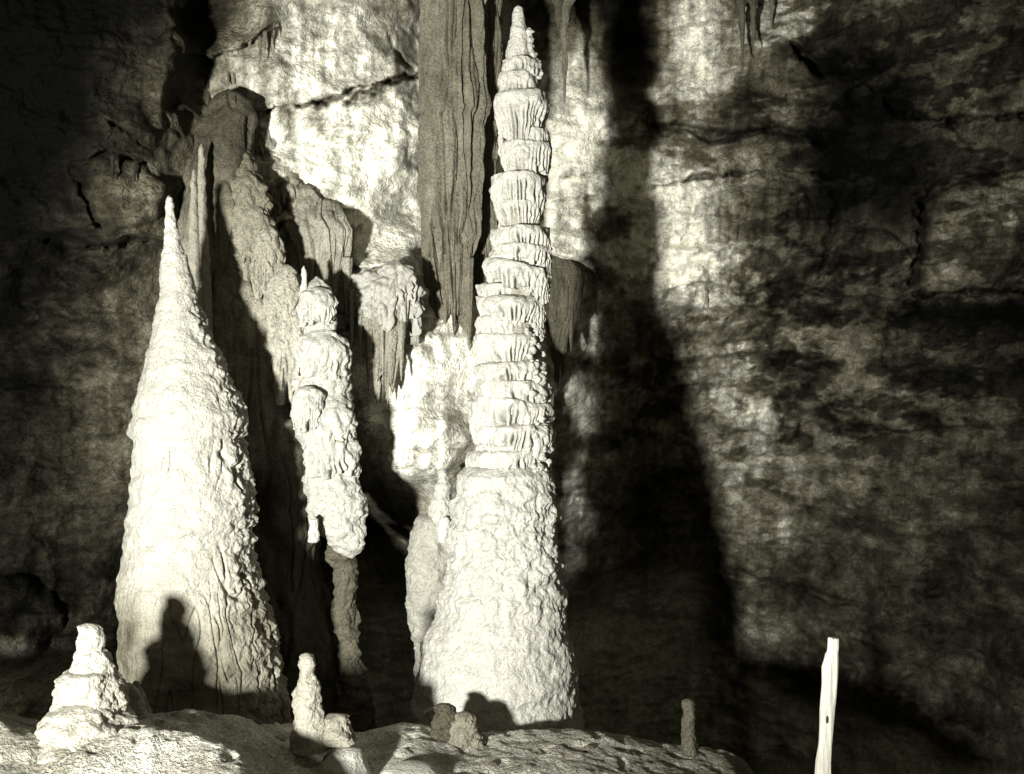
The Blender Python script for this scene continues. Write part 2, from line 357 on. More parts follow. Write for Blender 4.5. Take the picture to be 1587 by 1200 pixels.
# rounded boulder bedded in the wall at the right, and bosses
for cx_, cy_, rx, ry, dp in [(1520, 365, 110, 85, .55), (1350, 400, 60, 45, .3), (1040, 620, 50, 60, .25), (1125, 650, 45, 28, .25), (1190, 655, 30, 26, .2), (180, 300, 80, 60, .35), (30, 960, 60, 70, .4), (640, 690, 110, 60, .1), (250, 110, 50, 60, .3), (1170, 330, 90, 55, .22)]:
    q = 1 - ((wx - cx_) / rx) ** 2 - ((wy - cy_) / ry) ** 2
    Yw = Yw - dp * np.sqrt(np.clip(q, 0, 1))
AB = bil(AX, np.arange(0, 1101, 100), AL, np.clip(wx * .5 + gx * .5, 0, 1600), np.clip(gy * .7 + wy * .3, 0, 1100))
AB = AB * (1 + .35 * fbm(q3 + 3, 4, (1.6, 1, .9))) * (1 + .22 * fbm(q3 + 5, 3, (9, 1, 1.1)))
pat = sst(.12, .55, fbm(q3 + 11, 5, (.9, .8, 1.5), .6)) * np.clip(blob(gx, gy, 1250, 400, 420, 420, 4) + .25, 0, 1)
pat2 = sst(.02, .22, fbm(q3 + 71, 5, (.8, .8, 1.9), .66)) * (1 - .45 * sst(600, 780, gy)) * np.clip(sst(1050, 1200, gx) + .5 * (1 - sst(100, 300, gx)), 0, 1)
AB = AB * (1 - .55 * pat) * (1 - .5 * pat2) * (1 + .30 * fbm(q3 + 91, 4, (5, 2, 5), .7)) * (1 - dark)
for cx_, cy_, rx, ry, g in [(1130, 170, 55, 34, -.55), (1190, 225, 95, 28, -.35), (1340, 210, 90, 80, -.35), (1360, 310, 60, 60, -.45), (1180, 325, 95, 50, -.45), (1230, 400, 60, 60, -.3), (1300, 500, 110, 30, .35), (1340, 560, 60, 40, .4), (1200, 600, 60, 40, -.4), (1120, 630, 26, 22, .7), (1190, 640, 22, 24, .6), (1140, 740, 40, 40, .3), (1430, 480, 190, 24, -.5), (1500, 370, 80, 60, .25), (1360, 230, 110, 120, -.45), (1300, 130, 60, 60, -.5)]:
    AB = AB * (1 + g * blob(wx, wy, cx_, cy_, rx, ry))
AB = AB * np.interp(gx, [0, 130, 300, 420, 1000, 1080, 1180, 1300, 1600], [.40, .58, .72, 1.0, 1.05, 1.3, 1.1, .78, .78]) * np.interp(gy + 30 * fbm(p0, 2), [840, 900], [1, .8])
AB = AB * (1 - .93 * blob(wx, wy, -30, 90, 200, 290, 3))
AB = np.clip(AB * (1 - .85 * blob(gx + 25 * n2_, gy, 972, -20, 58, 210, 4)) * (1 - .7 * blob(gx + 25 * n2_, gy + 20 * n1_, 880, -20, 60, 90)), .025, 1.12) ** 1.9 * .80  # dark patches paint in the tops of the stalagmite and hanging column shadows
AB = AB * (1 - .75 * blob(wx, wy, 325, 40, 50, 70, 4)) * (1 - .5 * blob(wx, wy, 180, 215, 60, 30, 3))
pale = np.maximum(np.maximum(sst(850, 940, wy) * sst(480, 560, gx) * (1 - sst(1060, 1130, gx)), sst(975, 1030, wy) * (1 - sst(180, 230, gx))), sst(0, 50, wy - 1015 - .40 * np.clip(gx - 1150, 0, 600)) * sst(1130, 1190, gx))
AB = np.maximum(AB, .42 * pale * (1 + .35 * fbm(q3 + 3, 4, (1.6, 1, .9))) * (1 + .2 * fbm(q3 + 5, 3, (9, 1, 1.1))))  # lightens unlit recesses and wall foot, fill light put into the colour
def wall_at(px, py):
    i = int(np.clip(np.searchsorted(cols, px), 1, len(cols) - 1)); j = int(np.clip(np.searchsorted(rows, py), 1, len(rows) - 1))
    return float(Yw[j, i])
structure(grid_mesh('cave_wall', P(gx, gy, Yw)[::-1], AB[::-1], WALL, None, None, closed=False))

# ------------------------------------------------------------------ cave floor: hump in front, dropping away behind the crest
SK = np.array([(-900,1120),(-200,1105),(0,1103),(60,1120),(250,1113),(310,1104),(370,1108),(440,1126),(560,1133),(625,1120),(700,1133),(900,1132),(960,1140),(1050,1152),(1180,1176),(1250,1192),(1600,1225),(2600,1240)], float)
YCR = 8.0
def floor_raw(px, Y, wob=0):
    g = np.interp(px, SK[:, 0], SK[:, 1])
    hump = 1 - sst(120, 600, px + wob)
    flat = -2.605 + .045 * (np.clip(Y, 4, YCR) - 8.0) - (g - 1121) / F * np.clip(Y, 6, YCR)
    hz = -2.05 - .25 * (np.clip(Y, 5.2, 9) - 5.8) - (g - 1139) / F * 6.9 - .5 * (1 - sst(5.2, 6.2, Y)) - .6 * sst(6.9, 7.6, Y)
    z = flat * (1 - hump) + hz * hump - 1.3 * sst(1130, 1330, px) * sst(5.9, 7.4, Y)
    return np.where(Y > YCR - .3, z - .5 * (Y - YCR + .3) * sst(YCR - .3, YCR + .4, Y), z)
_px = np.arange(-400, 1130, 10.); _Y = np.arange(5.9, 8.4, .02)
_sky = (CY - floor_raw(_px[:, None], _Y[None, :]) / _Y[None, :] * F).min(1)
_off = (_sky - np.interp(_px, SK[:, 0], SK[:, 1])) / F
def floor_z(x, Y):
    px = CX + x / np.maximum(Y, 4.5) * F
    z = floor_raw(px, Y, 50 * perlin(np.stack([x * 1.5, Y * 1.5, 0 * x], -1)))
    z = z + np.interp(px, np.append(_px, 1240), np.append(_off, 0)) * np.clip(Y, 5, YCR)
    q = np.stack([x, Y, 0 * x], -1)
    z = z + .030 * fbm(q, 3, (1.3, 1.3, 1)) - .02 * sst(.25, .7, perlin(q * 2.6 + 4)) + .007 * (0.6 - worley(q, (5, 5, 1))) + .011 * fbm(q, 4, (8, 8, 1), .55) - .020 * sst(.25, .55, perlin(q * 7 + 2)) + .016 * sst(.3, .6, perlin(q * 5 + 12)) + .008 * (.6 - worley(q, (11, 11, 1)))
    return z
fx = np.concatenate([np.arange(-9, -3.4, .12), np.arange(-3.4, 3.6, .0125), np.arange(3.6, 11, .12)])
fy = np.concatenate([np.arange(-4, 4.8, .12), np.arange(4.8, 8.6, .014), np.arange(8.6, 17.5, .12)])
FX, FY = np.meshgrid(fx, fy)
FZ = floor_z(FX, FY)
qf = np.stack([FX, FY, FZ], -1)
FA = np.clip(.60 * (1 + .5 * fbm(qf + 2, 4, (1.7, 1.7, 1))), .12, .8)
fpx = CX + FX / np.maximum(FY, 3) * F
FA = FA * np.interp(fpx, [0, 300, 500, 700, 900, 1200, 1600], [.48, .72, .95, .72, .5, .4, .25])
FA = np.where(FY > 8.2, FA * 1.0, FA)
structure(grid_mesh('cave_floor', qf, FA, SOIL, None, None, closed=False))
def on_floor(px, Y): 
    x = (px - CX) / F * Y
    return float(floor_z(np.array([x]), np.array([float(Y)]))[0])
def base_of(px, Y): return ((px - CX) / F * Y, Y, on_floor(px, Y))
def py_floor(px, Y): return CY - on_floor(px, Y) / Y * F

# ------------------------------------------------------------------ the tall tiered stalagmite
YT = 9.0
T0 = base_of(772, YT)
tall = thing('tiered_stalagmite', 'tall white stalagmite of stacked fluted cups on a broad knobby pedestal, tallest in the cave', 'stalagmite', T0)
def ped_d(p, th, y, R):
    k1 = knobs(.080, .032)(p, th, y, R); k2 = knobs(.055, .016)(p, th, y, R)
    up = sst(1010, 860, y)
    return k1 * (.25 + .9 * up * sst(705, 780, y)) + k2 * .9 + .03 * fbm(p, 2, (2.5, 2.5, 6))
lathe('pedestal', [(716,735,835),(722,724,842),(735,713,856),(765,707,861),(800,701,862),(850,695,866),(900,689,873),(945,677,878),(960,671,880),(1000,655,887),(1060,645,896),(1100,641,901),(1135,639,905),(1205,634,915)],
      YT, WHITE, .37, ped_d, N=620, M=420, parent=tall, origin=T0)
lathe('shaft', [(60,795,812),(100,790,826),(150,784,836),(230,786,842),(300,780,836),(400,776,836),(500,758,830),(600,752,834),(700,742,836),(730,740,836)],
      YT, WHITE, .26, knobs(.06, .02), N=160, M=260, parent=tall, origin=T0)
lathe('tip', [(8,801,805),(13,796,811),(25,794,813),(38,793,815),(43,792,815),(52,791,818),(60,790,818),(64,788,817)], YT, WHITE, .42, knobs(.05, .009), N=90, M=60, parent=tall, origin=T0)
lathe('bulb', [(58,795,812),(64,788,817),(78,784,819),(92,785,820),(104,788,822)], YT, WHITE, .42, knobs(.07, .014), N=110, M=50, parent=tall, origin=T0, close_bot=True)
for (nx_, ny_, nr) in [(820,50,6),(822,61,6),(820,73,7),(824,86,8),(831,100,9),(835,115,7)]:
    lathe('nodule', [(ny_-nr*1.15,nx_-nr*.4,nx_+nr*.4),(ny_,nx_-nr,nx_+nr),(ny_+nr*1.2,nx_-nr*.5,nx_+nr*.5)], YT-.02, WHITE, .40, knobs(.035, .022), N=48, M=36, parent=tall, origin=T0, close_bot=True)
TPK = .90
TT = [ # xl, xr, ytop, ybot, slant, taper, flutes, deep, seed, extra
 (778,836, 97,119, 3,.97,22,.10, 1,{'rag':.15}), (773,833,119,149, 2,.95,26,.10, 2,{}), (766,850,150,226,-4,.88,34,.17, 3,{'starts':.18}),
 (788,853,205,234, 6,.96,28,.15, 4,{}), (775,855,227,274, 5,.96,36,.15, 5,{'starts':.2}), (760,848,278,330, 2,.92,34,.15, 6,{'starts':.15}),
 (768,842,318,357, 2,.92,32,.20, 7,{'starts':.05}), (761,853,358,392,-3,.98,34,.12, 8,{}), (763,857,385,412, 5,.98,34,.14, 9,{}),
 (814,854,372,432, 4,.95,22,.2, 30,{'starts':.1}), (760,836,396,420, 9,.97,30,.10,10,{}), (749,852,414,448,22,.97,36,.10,11,{}), (800,853,432,468,4,.94,26,.16,31,{'starts':.1}),
 (738,812,445,469, 3,.97,30,.10,12,{}), (738,846,466,500, 4,.96,36,.14,13,{}), (806,845,468,520,2,.95,22,.18,32,{'starts':.1}),
 (737,828,495,521, 3,.97,34,.08,14,{}), (738,834,521,568, 2,.97,34,.20,15,{'starts':.18}), (735,846,566,596,-4,.97,36,.10,16,{'knob':.02}),
 (737,851,594,640, 8,.97,38,.13,17,{'knob':.02}), (732,856,622,662, 16,.97,40,.10,18,{'knob':.025}), (724,806,640,684, 34,1.0,34,.12,19,{'knob':.01}),
 (735,857,662,704, -6,.97,38,.19,20,{'starts':.15,'knob':.015}), (738,850,690,727, 0,.95,38,.19,21,{'starts':.1,'knob':.01}), (724,845,700,735, -4,1.0,38,.08,22,{'knob':.02}),
]
for xl, xr, yt, yb, sl, tp, nf, dp, sd, ex in TT:
    off = 0.0
    tier(xl, xr, yt, yb, YT - (0.04 if xr - xl < 60 and yt > 300 else 0), tall, T0, sd, slant=sl, taper=tp * (TPK if yt > 140 and xr - xl > 60 else 1), lip=.2 + .12 * ((sd * 7) % 3) / 2, nf=nf, deep=dp, **ex)
# popcorn nodules that crowd its shaded right flank
rn = random.Random(5)
for k in range(80):
    y_ = rn.uniform(505, 735); a = rn.uniform(-.15, 1.05); rr = rn.uniform(3.0, 7.0) 
    xr_ = np.interp(y_, [505, 560, 600, 660, 700, 735], [836, 842, 850, 856, 852, 848]); R_ = xr_ - 795
    nx_ = 795 + R_ * math.cos(a) * 1.0; Yn = YT - R_ * YT / F * math.sin(a)
    # write px for its own depth
    nx2 = CX + (nx_ - CX) * YT / Yn; ny2 = CY + (y_ - CY) * YT / Yn
    lathe('nodule', [(ny2-rr*1.1,nx2-rr*.4,nx2+rr*.4),(ny2,nx2-rr,nx2+rr),(ny2+rr*1.1,nx2-rr*.5,nx2+rr*.5)], Yn, WHITE, .38, knobs(.03, .016), N=28, M=18, parent=tall, origin=T0, close_bot=True)

# ------------------------------------------------------------------ the white cone on the left
YC = 8.1
C0 = base_of(310, YC)
cone = thing('cone_stalagmite', 'smooth white cone-shaped stalagmite with a thin pointed tip, widest stalagmite at the left', 'stalagmite', C0)
def cone_d(p, th, y, R):
    right = sst(.55, .98, np.cos(th) + .12 * perlin(p * 4)) * sst(395, 520, y)
    mid = sst(640, 700, y) * sst(900, 780, y)
    d = .020 * fbm(p, 5, (5, 5, 7)) + .007 * fbm(p, 2, (2, 2, 7)) + .010 * (.7 - worley(p, (13, 13, 9)))
    d = d + (.12 + .95 * right) * knobs(.075, .036, .5)(p, th, y, R)
    cr = np.abs(perlin(p * np.array([5.5, 5.5, 1.5]) + 3.3)); d = d - .06 * right * sst(.10, .0, cr) * sst(640, 680, y)
    # short drip slots under the skirt
    sl_ = np.abs(perlin(p * np.array([11, 11, 1.2]) + 8.1)); d = d - .035 * sst(.10, 0, sl_) * np.exp(-((y - 712) / 16) ** 2) * (1 - right)
    d = d - .022 * sst(.08, 0, sl_) * sst(860, 930, y) * (1 - right)
    return d
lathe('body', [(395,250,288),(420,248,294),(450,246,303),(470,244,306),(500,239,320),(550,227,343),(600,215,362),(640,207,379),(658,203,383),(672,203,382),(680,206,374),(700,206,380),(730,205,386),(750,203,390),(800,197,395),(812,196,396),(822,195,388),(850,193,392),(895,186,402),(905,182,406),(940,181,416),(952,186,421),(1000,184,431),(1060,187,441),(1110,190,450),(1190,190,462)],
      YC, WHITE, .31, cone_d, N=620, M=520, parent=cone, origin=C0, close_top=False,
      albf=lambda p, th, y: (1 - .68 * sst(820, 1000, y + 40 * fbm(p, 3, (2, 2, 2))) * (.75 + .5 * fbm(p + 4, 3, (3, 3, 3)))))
lathe('spire', [(303,259,264),(308,257,268),(325,256,270),(331,257,271),(345,255,275),(352,256,274),(368,254,279),(374,255,279),(388,252,284),(400,250,289),(412,249,290)], YC, WHITE, .36, knobs(.05, .012), N=120, M=120, parent=cone, origin=C0)

# ------------------------------------------------------------------ grey flowstone column behind it, with its cascade of lobes
YK = 9.5
K0 = base_of(400, YK)
col = thing('flowstone_column', 'grey domed flowstone column with fluted cascading lobes rising behind the white cone', 'flowstone column', K0)
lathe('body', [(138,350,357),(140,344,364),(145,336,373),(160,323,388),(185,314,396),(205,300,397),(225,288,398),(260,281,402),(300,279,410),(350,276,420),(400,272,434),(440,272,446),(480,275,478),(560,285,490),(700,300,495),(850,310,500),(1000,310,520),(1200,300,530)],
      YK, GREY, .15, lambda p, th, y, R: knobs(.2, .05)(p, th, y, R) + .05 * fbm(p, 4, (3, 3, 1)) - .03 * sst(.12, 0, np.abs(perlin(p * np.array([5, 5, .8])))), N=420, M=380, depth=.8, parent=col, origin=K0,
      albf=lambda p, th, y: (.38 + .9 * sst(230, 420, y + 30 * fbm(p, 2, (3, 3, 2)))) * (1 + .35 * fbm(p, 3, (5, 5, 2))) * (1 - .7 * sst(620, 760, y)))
for (xl, xr, yt, yb, yy, sd, al) in [(340,402,262,325,9.35,41,.12),(352,415,300,372,9.25,42,.16),(366,424,350,440,9.15,43,.2),(392,436,372,455,9.1,44,.24),(404,448,430,500,9.15,45,.26),(416,470,440,530,9.05,46,.28),(420,480,505,600,9.05,47,.3)]:
    tier(xl, xr, yt, yb, yy + .05, col, K0, sd, taper=.9, nf=26, deep=.14, rag=.45, alb=al, mat=GREY, name='lobe', lip=.3, starts=.35, depth=.8, inner=.06, dome=1.1, knob=.06, bulge=.06, N=300)
# white drip stalagmites in front of the column
for (cx_, yt, yb, w_, yy, lb) in [(312,222,345,15,9.0,'slender white stalagmite on the dark column, taller one of two beside the cone tip'),(300,262,345,13,8.95,'short slender white stalagmite beside a taller one, right of the cone tip')]:
    b = ((cx_-CX)/F*yy, yy, (CY-yb)/F*yy)
    tag(lathe('stalagmite', [(yt,cx_-2,cx_+2),(yt+6,cx_-w_*.28,cx_+w_*.28),(yt+45,cx_-w_*.42,cx_+w_*.42),(yb,cx_-w_*.6,cx_+w_*.65),(yb+110,cx_-w_*.8,cx_+w_*1.1),(yb+250,cx_-w_*1.1,cx_+w_*1.3)], yy, WHITE, .22, knobs(.05,.012), N=80, M=120, origin=b), lb, 'stalagmite', 'thin white stalagmites on the column')

# knobby pillar in front of the column
YP = 9.1
P0 = base_of(520, YP)
pil = thing('knobby_pillar', 'pale knobby pillar with a bulging lower end, right of the cone shadow', 'pillar', P0)
def pil_d(p, th, y, R): 
    return knobs(.11, .045)(p, th, y, R) + knobs(.05, .012)(p, th, y, R) + .02 * fbm(p, 2, (3, 3, 10))
lathe('body', [(428,488,492),(434,484,500),(448,474,509),(460,472,508),(466,468,517),(500,466,521),(530,462,520),(534,455,532),(560,456,540),(580,455,541),(590,450,538),(620,448,545),(650,455,549),(680,462,546),(690,470,546),(700,472,552),(740,474,560),(770,474,565),(800,480,567),(825,492,566),(845,512,562),(858,530,556),(866,541,549)],
      YP, WHITE, .36, pil_d, N=420, M=420, parent=pil, origin=P0, close_bot=True, depth=.8)
lathe('foot', [(838,500,545),(880,512,548),(910,516,552),(950,518,556),(990,524,556),(1040,528,566),(1110,522,578),(1200,515,590)], YP + .35, GREY, .09, pil_d, N=220, M=220, parent=pil, origin=P0)
for (xl, xr, yt, yb, yy, sd) in [(463,520,462,500,9.0,51),(456,541,534,580,9.05,52),(455,500,612,660,8.85,53),(470,548,640,690,8.98,54),(474,556,692,735,9.0,55)]:
    tier(xl, xr, yt, yb, yy, pil, P0, sd, taper=.92, nf=26, deep=.12, rag=.3, alb=.37, name='lobe', lip=.3, knob=.05, N=280, depth=.8, inner=.1, dome=.6)
for (cx_, yt, yb, w_, yy, lb) in [(471,412,470,10,9.0,'little pale stalagmite peg standing just left of the pillar top'),(486,800,842,16,8.8,'small white drip nub hanging in front of the pillar lower left side')]:
    b = ((cx_-CX)/F*yy, yy, (CY-yb)/F*yy)
    tag(lathe('stalagmite', [(yt,cx_-2,cx_+2),(yt+5,cx_-w_*.4,cx_+w_*.4),((yt+yb)/2,cx_-w_*.45,cx_+w_*.45),(yb,cx_-w_*.65,cx_+w_*.6)], yy, WHITE, .42, knobs(.05,.012), N=60, M=60, origin=b, close_bot=True), lb, 'stalagmite')

# ------------------------------------------------------------------ hanging columns and draperies
def drapery(name, label, cat, prof, Y, alb, nf, deep, teeth, seed, depth=.5, mat=None, N=520, M=260, group=None, warp=1.0, lobes=(), streak=.3, merge=True):
    """fused hanging flowstone: fluted skin, pointed teeth along its lower edge"""
    mat = mat or GREY
    y, xl, xr = smooth_rows(prof, M); s = Y / F; th = TH(N)[None, :]
    R = ((xr - xl) / 2 * s)[:, None]; cxs = (((xl + xr) / 2 - CX) * s)[:, None]; z = ((CY - y) * s)[:, None]
    base = np.stack(np.broadcast_arrays(cxs + R * np.cos(th), Y - R * depth * np.sin(th), z + 0 * th), -1).copy()
    e, q, near = flutes(th + 0 * R, None, nf, seed, warp * 1.2 * perlin(base * np.array([1.4, 1.4, .55]) + seed) + .3 * perlin(base * np.array([5, 5, 2.]) + seed))
    e2, q2_, near2 = flutes(th + 0 * R, None, max(5, nf // 3), seed + 9, 1.3 * perlin(base * np.array([1.2, 1.2, .9]) + seed + 4))
    d = -deep * R * 1.3 * e2 ** 1.6 * (.2 + near2[..., 1]) + .04 * ridge(base + seed, 3, (2.5, 2.5, 1.1)) - .03
    d = d - deep * R * (e ** 2.5 * (.05 + 1.8 * near[..., 1] ** 2.5)) + .06 * R * (q[..., 2] - .5) + .03 * fbm(base + seed, 4, (5, 5, 2.2)) + .07 * perlin(base * np.array([1.6, 1.6, 1.1]) + seed) + .010 * fbm(base, 2, (22, 22, 9))
    base[..., 0] += d * np.cos(th); base[..., 1] -= d * np.sin(th) * max(depth, .7)
    t = np.linspace(0, 1, M)[:, None]
    low = sst(.5, 1, t)
    shr = 1 - .55 * low ** 2 * (1 - e ** .9); base[..., 0] = cxs + (base[..., 0] - cxs) * (1 - .12 * low ** 2); base[..., 1] = Y + (base[..., 1] - Y) * shr
    if merge:
        k = np.sqrt(np.clip(1 - (1 - np.clip(t / .4, 0, 1)) ** 2, 0, 1))
        cx3 = cxs + 0 * th; base[..., 0] = cx3 + (base[..., 0] - cx3) * (.7 + .3 * k); base[..., 1] = base[..., 1] + (1 - k) * .7
        base[..., 2] += (1 - k) * (.25 * perlin(base * np.array([4, 4, 1.]) + seed) - .10 * np.abs(np.cos(th)))
    # each drip ends at its own length and narrows to a point
    base[..., 2] -= low * (teeth * 1.4 * s) * (.15 + .85 * q[..., 3] ** 1.5) * (1 - e ** .9)
    al = alb * (1 + streak * fbm(base + 4, 3, (7, 7, 1.2)))
    b = ((((xl[0] + xr[0]) / 2) - CX) * s, Y, z[0, 0])
    t_ = thing(name, label, cat, b, group)
    grid_mesh('drapery', base, al, mat, t_, b)
    # the longest teeth are spikes of their own along the rim
    for k, (cx_, yt, yb, w_) in enumerate(lobes):
        v = spike(cx_, yt, yb, w_, Y - depth * R[-1, 0] * .45, seed + k, wob=.10, N=56, M=60)
        grid_mesh('stalactite', v, alb, mat, t_, b)
    return t_
drapery('hanging_column', 'massive dark grey fluted column hanging from the roof left of the tall tiered stalagmite', 'hanging column',
        [(-330,625,800),(-120,640,772),(0,648,764),(60,649,760),(120,651,757),(150,650,757),(172,652,756),(180,648,752),(260,647,750),(330,648,748),(400,650,742),(440,654,738),(470,662,732)], 10.4, .15, 26, .22, 45, 3, depth=.6,
        merge=False, lobes=[(690,395,508,22),(709,380,490,20),(668,400,470,16),(727,400,545,15)], N=900, M=420)
drapery('hanging_column', 'narrower lighter grey fluted column tucked behind the right edge of the massive one', 'hanging column',
        [(-330,715,830),(-60,722,790),(0,726,782),(150,728,780),(300,728,772),(420,726,768),(500,728,760),(520,730,756)], 10.75, .15, 22, .14, 50, 5, depth=.6, merge=False, lobes=[(733,440,566,10),(745,430,540,12)], N=500, M=300)
drapery('drapery', 'broad grey curtain drapery with ragged points behind the right side of the tall tiered stalagmite', 'drapery',
        [(386,826,872),(396,818,896),(420,815,908),(450,818,903),(490,820,897),(515,822,880),(560,824,866),(600,826,850)], 12.55, .10, 26, .18, 70, 7, depth=.45,
        lobes=[(872,470,585,22),(885,455,545,16),(856,500,640,20),(898,430,500,14)])
drapery('drapery', 'pale grey curtain of fused stalactites with a rounded right lobe, hanging above the knobby pillar', 'drapery',
        [(295,440,520),(340,436,535),(358,438,550),(380,442,552),(410,444,553),(440,446,550),(462,450,546)], 9.8, .26, 30, .17, 50, 9, depth=.45,
        lobes=[(538,400,500,18),(520,400,470,16),(505,410,478,12)])
drapery('drapery', 'lower grey drapery ending in long sharp points between the pillar and the hanging column', 'drapery',
        [(446,560,642),(455,558,640),(485,558,632),(510,562,628),(535,566,624),(552,568,620)], 9.7, .24, 22, .22, 60, 11, depth=.35,
        lobes=[(572,470,612,17),(585,480,590,14),(606,470,598,26),(622,480,592,14),(558,450,560,12),(545,450,540,10)])
# the fringe of crusty drips running down the white wall edge between column and curtain
b = P(600, 440, 9.8)
lp = thing('flowstone_lump', 'pale bulging flowstone lumps from which the long pointed lower drapery hangs', 'flowstone', b)
for (xl, xr, yt, yb, yy, sd) in [(546,596,436,486,9.78,71),(582,650,428,482,9.8,72),(562,628,448,500,9.72,73),(614,652,450,512,9.82,74)]:
    tier(xl, xr, yt, yb, yy, lp, b, sd, taper=.9, nf=18, deep=.16, rag=.5, alb=.34, name='lump', lip=.4, starts=.4, knob=.08, N=240, depth=.9, inner=.06, dome=.7)
b = P(430, 170, 9.9)
fr = thing('drip_fringe', 'stepped grey fringe of drips between the domed column and the bright wall', 'drapery', b)
for (xl, xr, yt, yb, sd) in [(388,414,160,225,61),(392,424,212,270,62),(398,440,258,312,63),(410,470,296,345,64),(448,500,316,352,65)]:
    tier(xl, xr, yt, yb, 9.95, fr, b, sd, taper=.8, nf=16, deep=.25, rag=.5, alb=.22, mat=GREY, name='drip_step', lip=.35, starts=.2, knob=.07, N=220, depth=.8, inner=.06, dome=1.2)

# loose stalactites: (x, top, tip, width, Y, label, albedo)
G1 = 'small stalactites hanging from the roof'
ST = [
 (352,88,134,9,9.3,'thin dark stalactite pointing at the dome of the grey column, left one of two',.10),(361,84,132,9,9.3,'thin dark crooked stalactite just above the dome of the grey column',.10),
 (403,52,98,8,9.55,'thin dark stalactite against the pale roof, left one of the close pair',.12),(411,46,82,8,9.55,'shorter dark stalactite against the pale roof, right one of the close pair',.12),
 (165,236,290,13,8.5,'dark stubby stalactite on the left rock bulge, longest of its row',.015),(152,242,272,8,8.5,'small dark stalactite left of the stubby one on the left rock bulge',.015),(211,246,286,8,8.5,'lone small dark stalactite on the right of the left rock bulge',.015),(174,236,282,9,8.48,'thin dark stalactite touching the stubby one on its right',.015),
 (238,262,292,8,8.8,'tiny dark stalactite at the right end beneath the left rock bulge',.07),(388,60,84,7,9.5,'tiny dark drip left of the close pair on the pale roof',.12),(424,30,62,7,9.5,'tiny dark drip right of the close pair on the pale roof',.12),
 (1149,-6,96,14,12.0,'long dark stalactite on the right wall top, left one of two',.10),(1168,-6,82,13,12.0,'dark curved stalactite on the right wall top, right one of two',.10),(1196,-6,42,12,12.0,'short dark stalactite at the top edge right of the long two',.14),(1137,-6,60,8,12.0,'thin dark stalactite left of the long one at the top edge',.12),
 (876,-12,160,17,11.6,'long grey stalactite just right of the tall tiered stalagmite tip',.16),(866,-12,60,26,11.8,'thick dark stalactite stub at the top edge beside the long grey one',.08),
 (322,96,212,12,9.2,'long black stalactite reaching down to the left shoulder of the grey column',.05),
 (1094,448,486,7,12.4,'tiny dark stalactite under the pale ledge right of the big shadow',.2),
]
for k, (x_, yt, yb, w_, yy, lb, al) in enumerate(ST):
    yy = wall_at(x_, yt - 4) + .03
    b = ((x_-CX)/F*yy, yy, (CY-yt)/F*yy)
    tag(grid_mesh('stalactite', spike(x_, yt - 8, yb, w_ * .9, yy, k + 3, N=40, M=60, wob=.2, root=.12, lean=rn.uniform(-3, 3)), al, GREY, None, b), lb, 'stalactite', G1)

# ------------------------------------------------------------------ smaller stalagmites
def stal(name, label, parts, group=None, mat=WHITE):
    px, Y = parts[0][2], parts[0][3]
    b = base_of(px, Y)
    t = thing(name, label, 'stalagmite', b, group)
    for nm, prof, _, yy, al, cell, amp in parts:
        H = prof[-1][0] - prof[0][0]
        lathe(nm, prof, yy, mat, al, lambda p, th, y, R, c=cell, a=amp: knobs(c, a)(p, th, y, R) + knobs(c * .45, a * .3)(p, th, y, R) + .5 * a * fbm(p, 2, (4, 4, 12)), N=int(180 + H * .7), M=int(60 + H), parent=t, origin=b)
    return t
YB = 6.35
stal('stepped_stalagmite', 'white lumpy stepped stalagmite with a blunt rounded head, nearest one at the lower left corner', [
    ('base', [(1034,108,182),(1042,96,183),(1050,86,186),(1062,86,190),(1075,92,196),(1100,78,200),(1130,64,202),(1160,50,203),(1200,20,206),(1260,0,212)], 130, YB, .26, .09, .034),
    ('head', [(966,130,146),(972,122,153),(985,118,157),(1000,117,158),(1006,120,158),(1012,116,166),(1040,112,182),(1070,108,188)], 130, YB, .30, .07, .022),
    ('skirt', [(1086,96,150),(1100,78,176),(1120,62,204),(1140,46,212),(1150,30,216),(1175,8,222),(1200,-15,226),(1240,-40,232)], 130, YB - .12, .26, .12, .05),
    ('buttress', [(1058,192,204),(1068,186,212),(1090,180,222),(1112,174,232),(1132,168,238),(1160,160,244)], 205, YB + .25, .22, .06, .016),
    ('buttress', [(1055,206,214),(1066,204,220),(1090,200,230),(1115,198,238),(1150,196,246)], 205, YB + .5, .16, .05, .012)])
YM = 6.95
stal('stub_stalagmite', 'small knobby stalagmite standing on the floor crest between the cone and the tall one', [
    ('body', [(1012,470,480),(1018,463,488),(1030,461,490),(1040,463,489),(1052,464,490),(1056,460,494),(1080,456,497),(1100,453,499),(1115,455,503),(1135,452,508),(1160,448,512)], 478, YM, .24, .07, .018)])
stal('stub_stalagmite', 'low twin lump of pale stone at the foot of the small knobby stalagmite', [
    ('body', [(1107,516,532),(1111,509,538),(1122,505,543),(1150,498,550)], 525, YM, .20, .06, .030)])
stal('two_tier_stalagmite', 'grey bulbous stalagmite crowned by a thin white spire, close left of the pedestal', [
    ('bulb', [(795,652,694),(805,644,703),(830,636,706),(870,631,707),(905,629,704),(935,630,700),(950,631,690),(965,634,688),(985,638,684),(995,642,680),(1010,644,690),(1100,640,710),(1200,640,720)], 665, 9.7, .30, .09, .022),
    ('spire', [(727,683,690),(733,680,694),(748,678,696),(752,674,698),(768,672,697),(775,668,700),(790,664,702),(806,660,704)], 687, 9.65, .42, .06, .014),
    ('side_knob', [(800,686,694),(806,680,697),(822,678,698),(840,680,697)], 690, 9.5, .5, .05, .01)])
stal('stub_stalagmite', 'dark rounded stub in front of the pedestal base, left one of the two stubs', [
    ('body', [(1090,681,695),(1095,676,701),(1108,673,706),(1122,670,709),(1150,664,716)], 690, 7.7, .06, .06, .034)], mat=GREY)
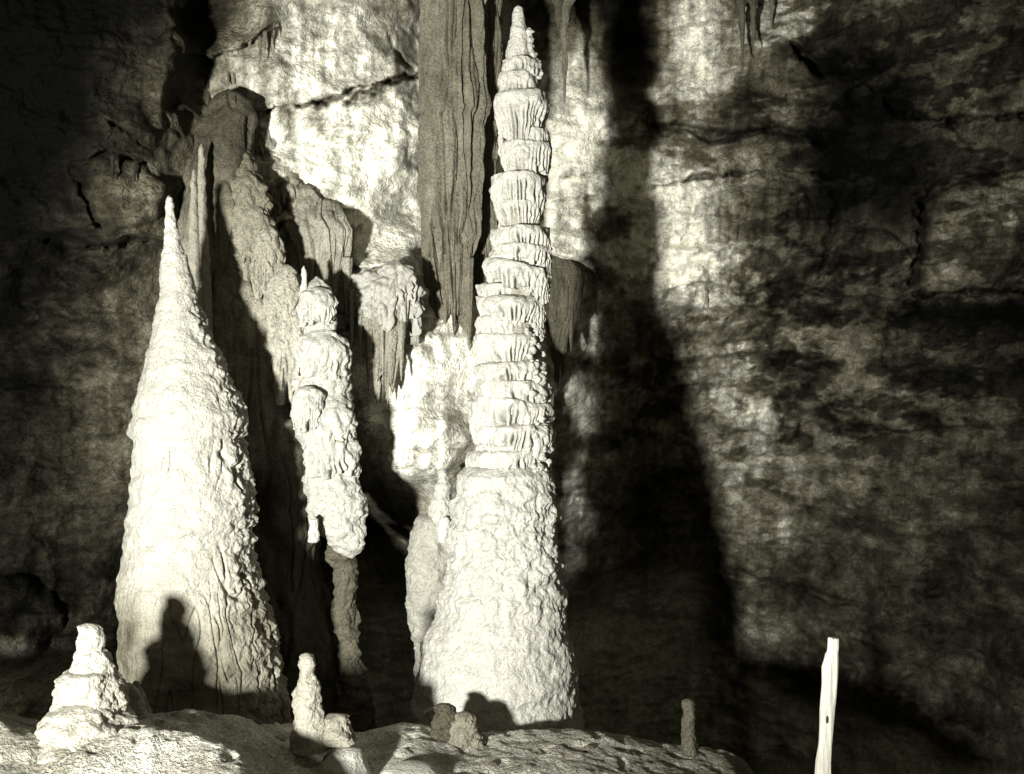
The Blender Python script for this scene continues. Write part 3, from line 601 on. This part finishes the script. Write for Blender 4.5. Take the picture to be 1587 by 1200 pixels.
stal('stub_stalagmite', 'pale low stub in front of the pedestal base, right one of the two stubs', [
    ('body', [(1104,714,728),(1108,708,734),(1120,702,740),(1150,694,750)], 720, 7.65, .15, .06, .030)])
stal('stub_stalagmite', 'small lone stalagmite with a rounded top on the dark floor edge at the right', [
    ('body', [(1083,1062,1070),(1087,1058,1075),(1098,1057,1077),(1106,1060,1075),(1112,1057,1077),(1124,1058,1077),(1145,1057,1080),(1170,1056,1084)], 1066, 7.5, .09, .05, .014)], mat=GREY)
stal('low_mound', 'bright low rounded stalagmite mound cut by the bottom edge, left of the floor centre', [
    ('body', [(1158,525,545),(1164,512,560),(1176,500,566),(1195,490,572),(1240,480,590)], 535, 6.9, .38, .10, .015)])
stal('low_mound', 'bright flat calcite mound with a curved shadow at the bottom edge below the pedestal', [
    ('body', [(1186,618,650),(1190,600,668),(1198,590,680),(1230,580,690)], 635, 6.9, .42, .10, .010)])

# floor stones
PB = [(432,1139,14,7,7.2,'flat pale slab lying on the floor crest left of the small knobby stalagmite',.5),(322,1174,14,9,7.1,'rounded white stone with a dark hollow beside it on the floor',.5),
      (1134,1168,10,5,7.1,'small white pebble on the dark floor slope, left of the pair',.75),(1166,1170,11,5,7.1,'small white pebble on the dark floor slope, right of the pair',.75),
      (314,1106,12,5,7.7,'small rounded stone on the floor crest in front of the cone',.5),(75,1152,20,9,5.6,'pale lump of stone left of the stepped stalagmite foot',.4),
      (402,1116,17,5,7.6,'flat grey stone slab on the crest below the cone right edge',.5),(912,1150,10,7,7.5,'dark stone bedded in the floor right of the pedestal',.15),(765,1165,9,5,7.2,'small dark stone in the middle of the floor hump',.12)]
for k, (x_, y_, a_, b_, yy, lb, al) in enumerate(PB):
    zf = on_floor(x_, yy); s = yy / F
    n, m = 64, 40; v = np.linspace(0, np.pi, m)[:, None]; th = TH(n)[None, :]
    vv = np.stack(np.broadcast_arrays((x_-CX)*s + a_*s*np.sin(v)*np.cos(th), yy + a_*s*.8*np.sin(v)*np.sin(th), zf + b_*s*.3 + b_*s*np.cos(v) + 0*th), -1).copy()
    c = np.array([(x_-CX)*s, yy, zf + b_*s*.3]); vv = c + (vv - c) * (1 + .35 * fbm(vv + k, 3, (9, 9, 9)))[..., None]
    tag(grid_mesh('floor_stone', vv[::-1], al, SOIL, None, (c[0], c[1], zf)), lb, 'stone', 'loose stones on the cave floor')

# ------------------------------------------------------------------ wooden stake
YQ = 5.4; sQ = YQ / F
Q0 = ((1277-CX)*sQ, YQ, (CY-1340)*sQ)
stake = thing('wooden_stake', 'pale rough-cut wooden stake standing upright at the lower right', 'stake', Q0)
SP = [(989,1284,1299),(991,1284,1299.5),(1004,1283,1299),(1010,1282,1298),(1014,1280,1298),(1034,1275,1298.5),(1060,1274.5,1297),(1100,1272,1293),(1150,1269.5,1289),(1180,1265,1287),(1200,1264,1287),(1348,1256,1283)]
y, xl, xr = smooth_rows(SP, 160); th = TH(64)[None, :]
sq = (np.abs(np.cos(th)) ** 4 + np.abs(np.sin(th)) ** 4) ** (-.25)
R = ((xr-xl)/2*sQ)[:, None]
v = np.stack(np.broadcast_arrays((((xl+xr)/2-CX)*sQ)[:, None] + R*np.cos(th+.2*0)*sq, YQ - R*.75*np.sin(th)*sq, ((CY-y)*sQ)[:, None] + 0*th), -1).copy()
v[..., 0] += .0022 * fbm(v, 3, (60, 60, 5)); v[..., 1] += .004 * fbm(v + 3, 3, (60, 60, 4))
v[:3, :, 2] += .012 * perlin(v[:3] * 60)
grid_mesh('post', v, .78 * (1 + .25 * fbm(v, 3, (70, 70, 4))), WOOD, stake, Q0)
v2 = np.stack(np.broadcast_arrays((1279-CX)*sQ + .0065*np.sin(np.linspace(0, np.pi, 14))[:, None]*np.cos(TH(20))[None, :], YQ - .030 - .003*np.sin(np.linspace(0, np.pi, 14))[:, None]*np.sin(TH(20))[None, :], (CY-1113)*sQ + .020*np.cos(np.linspace(0, np.pi, 14))[:, None] + 0*TH(20)[None, :]), -1)
grid_mesh('knot', v2, .06, WOOD, stake, Q0)
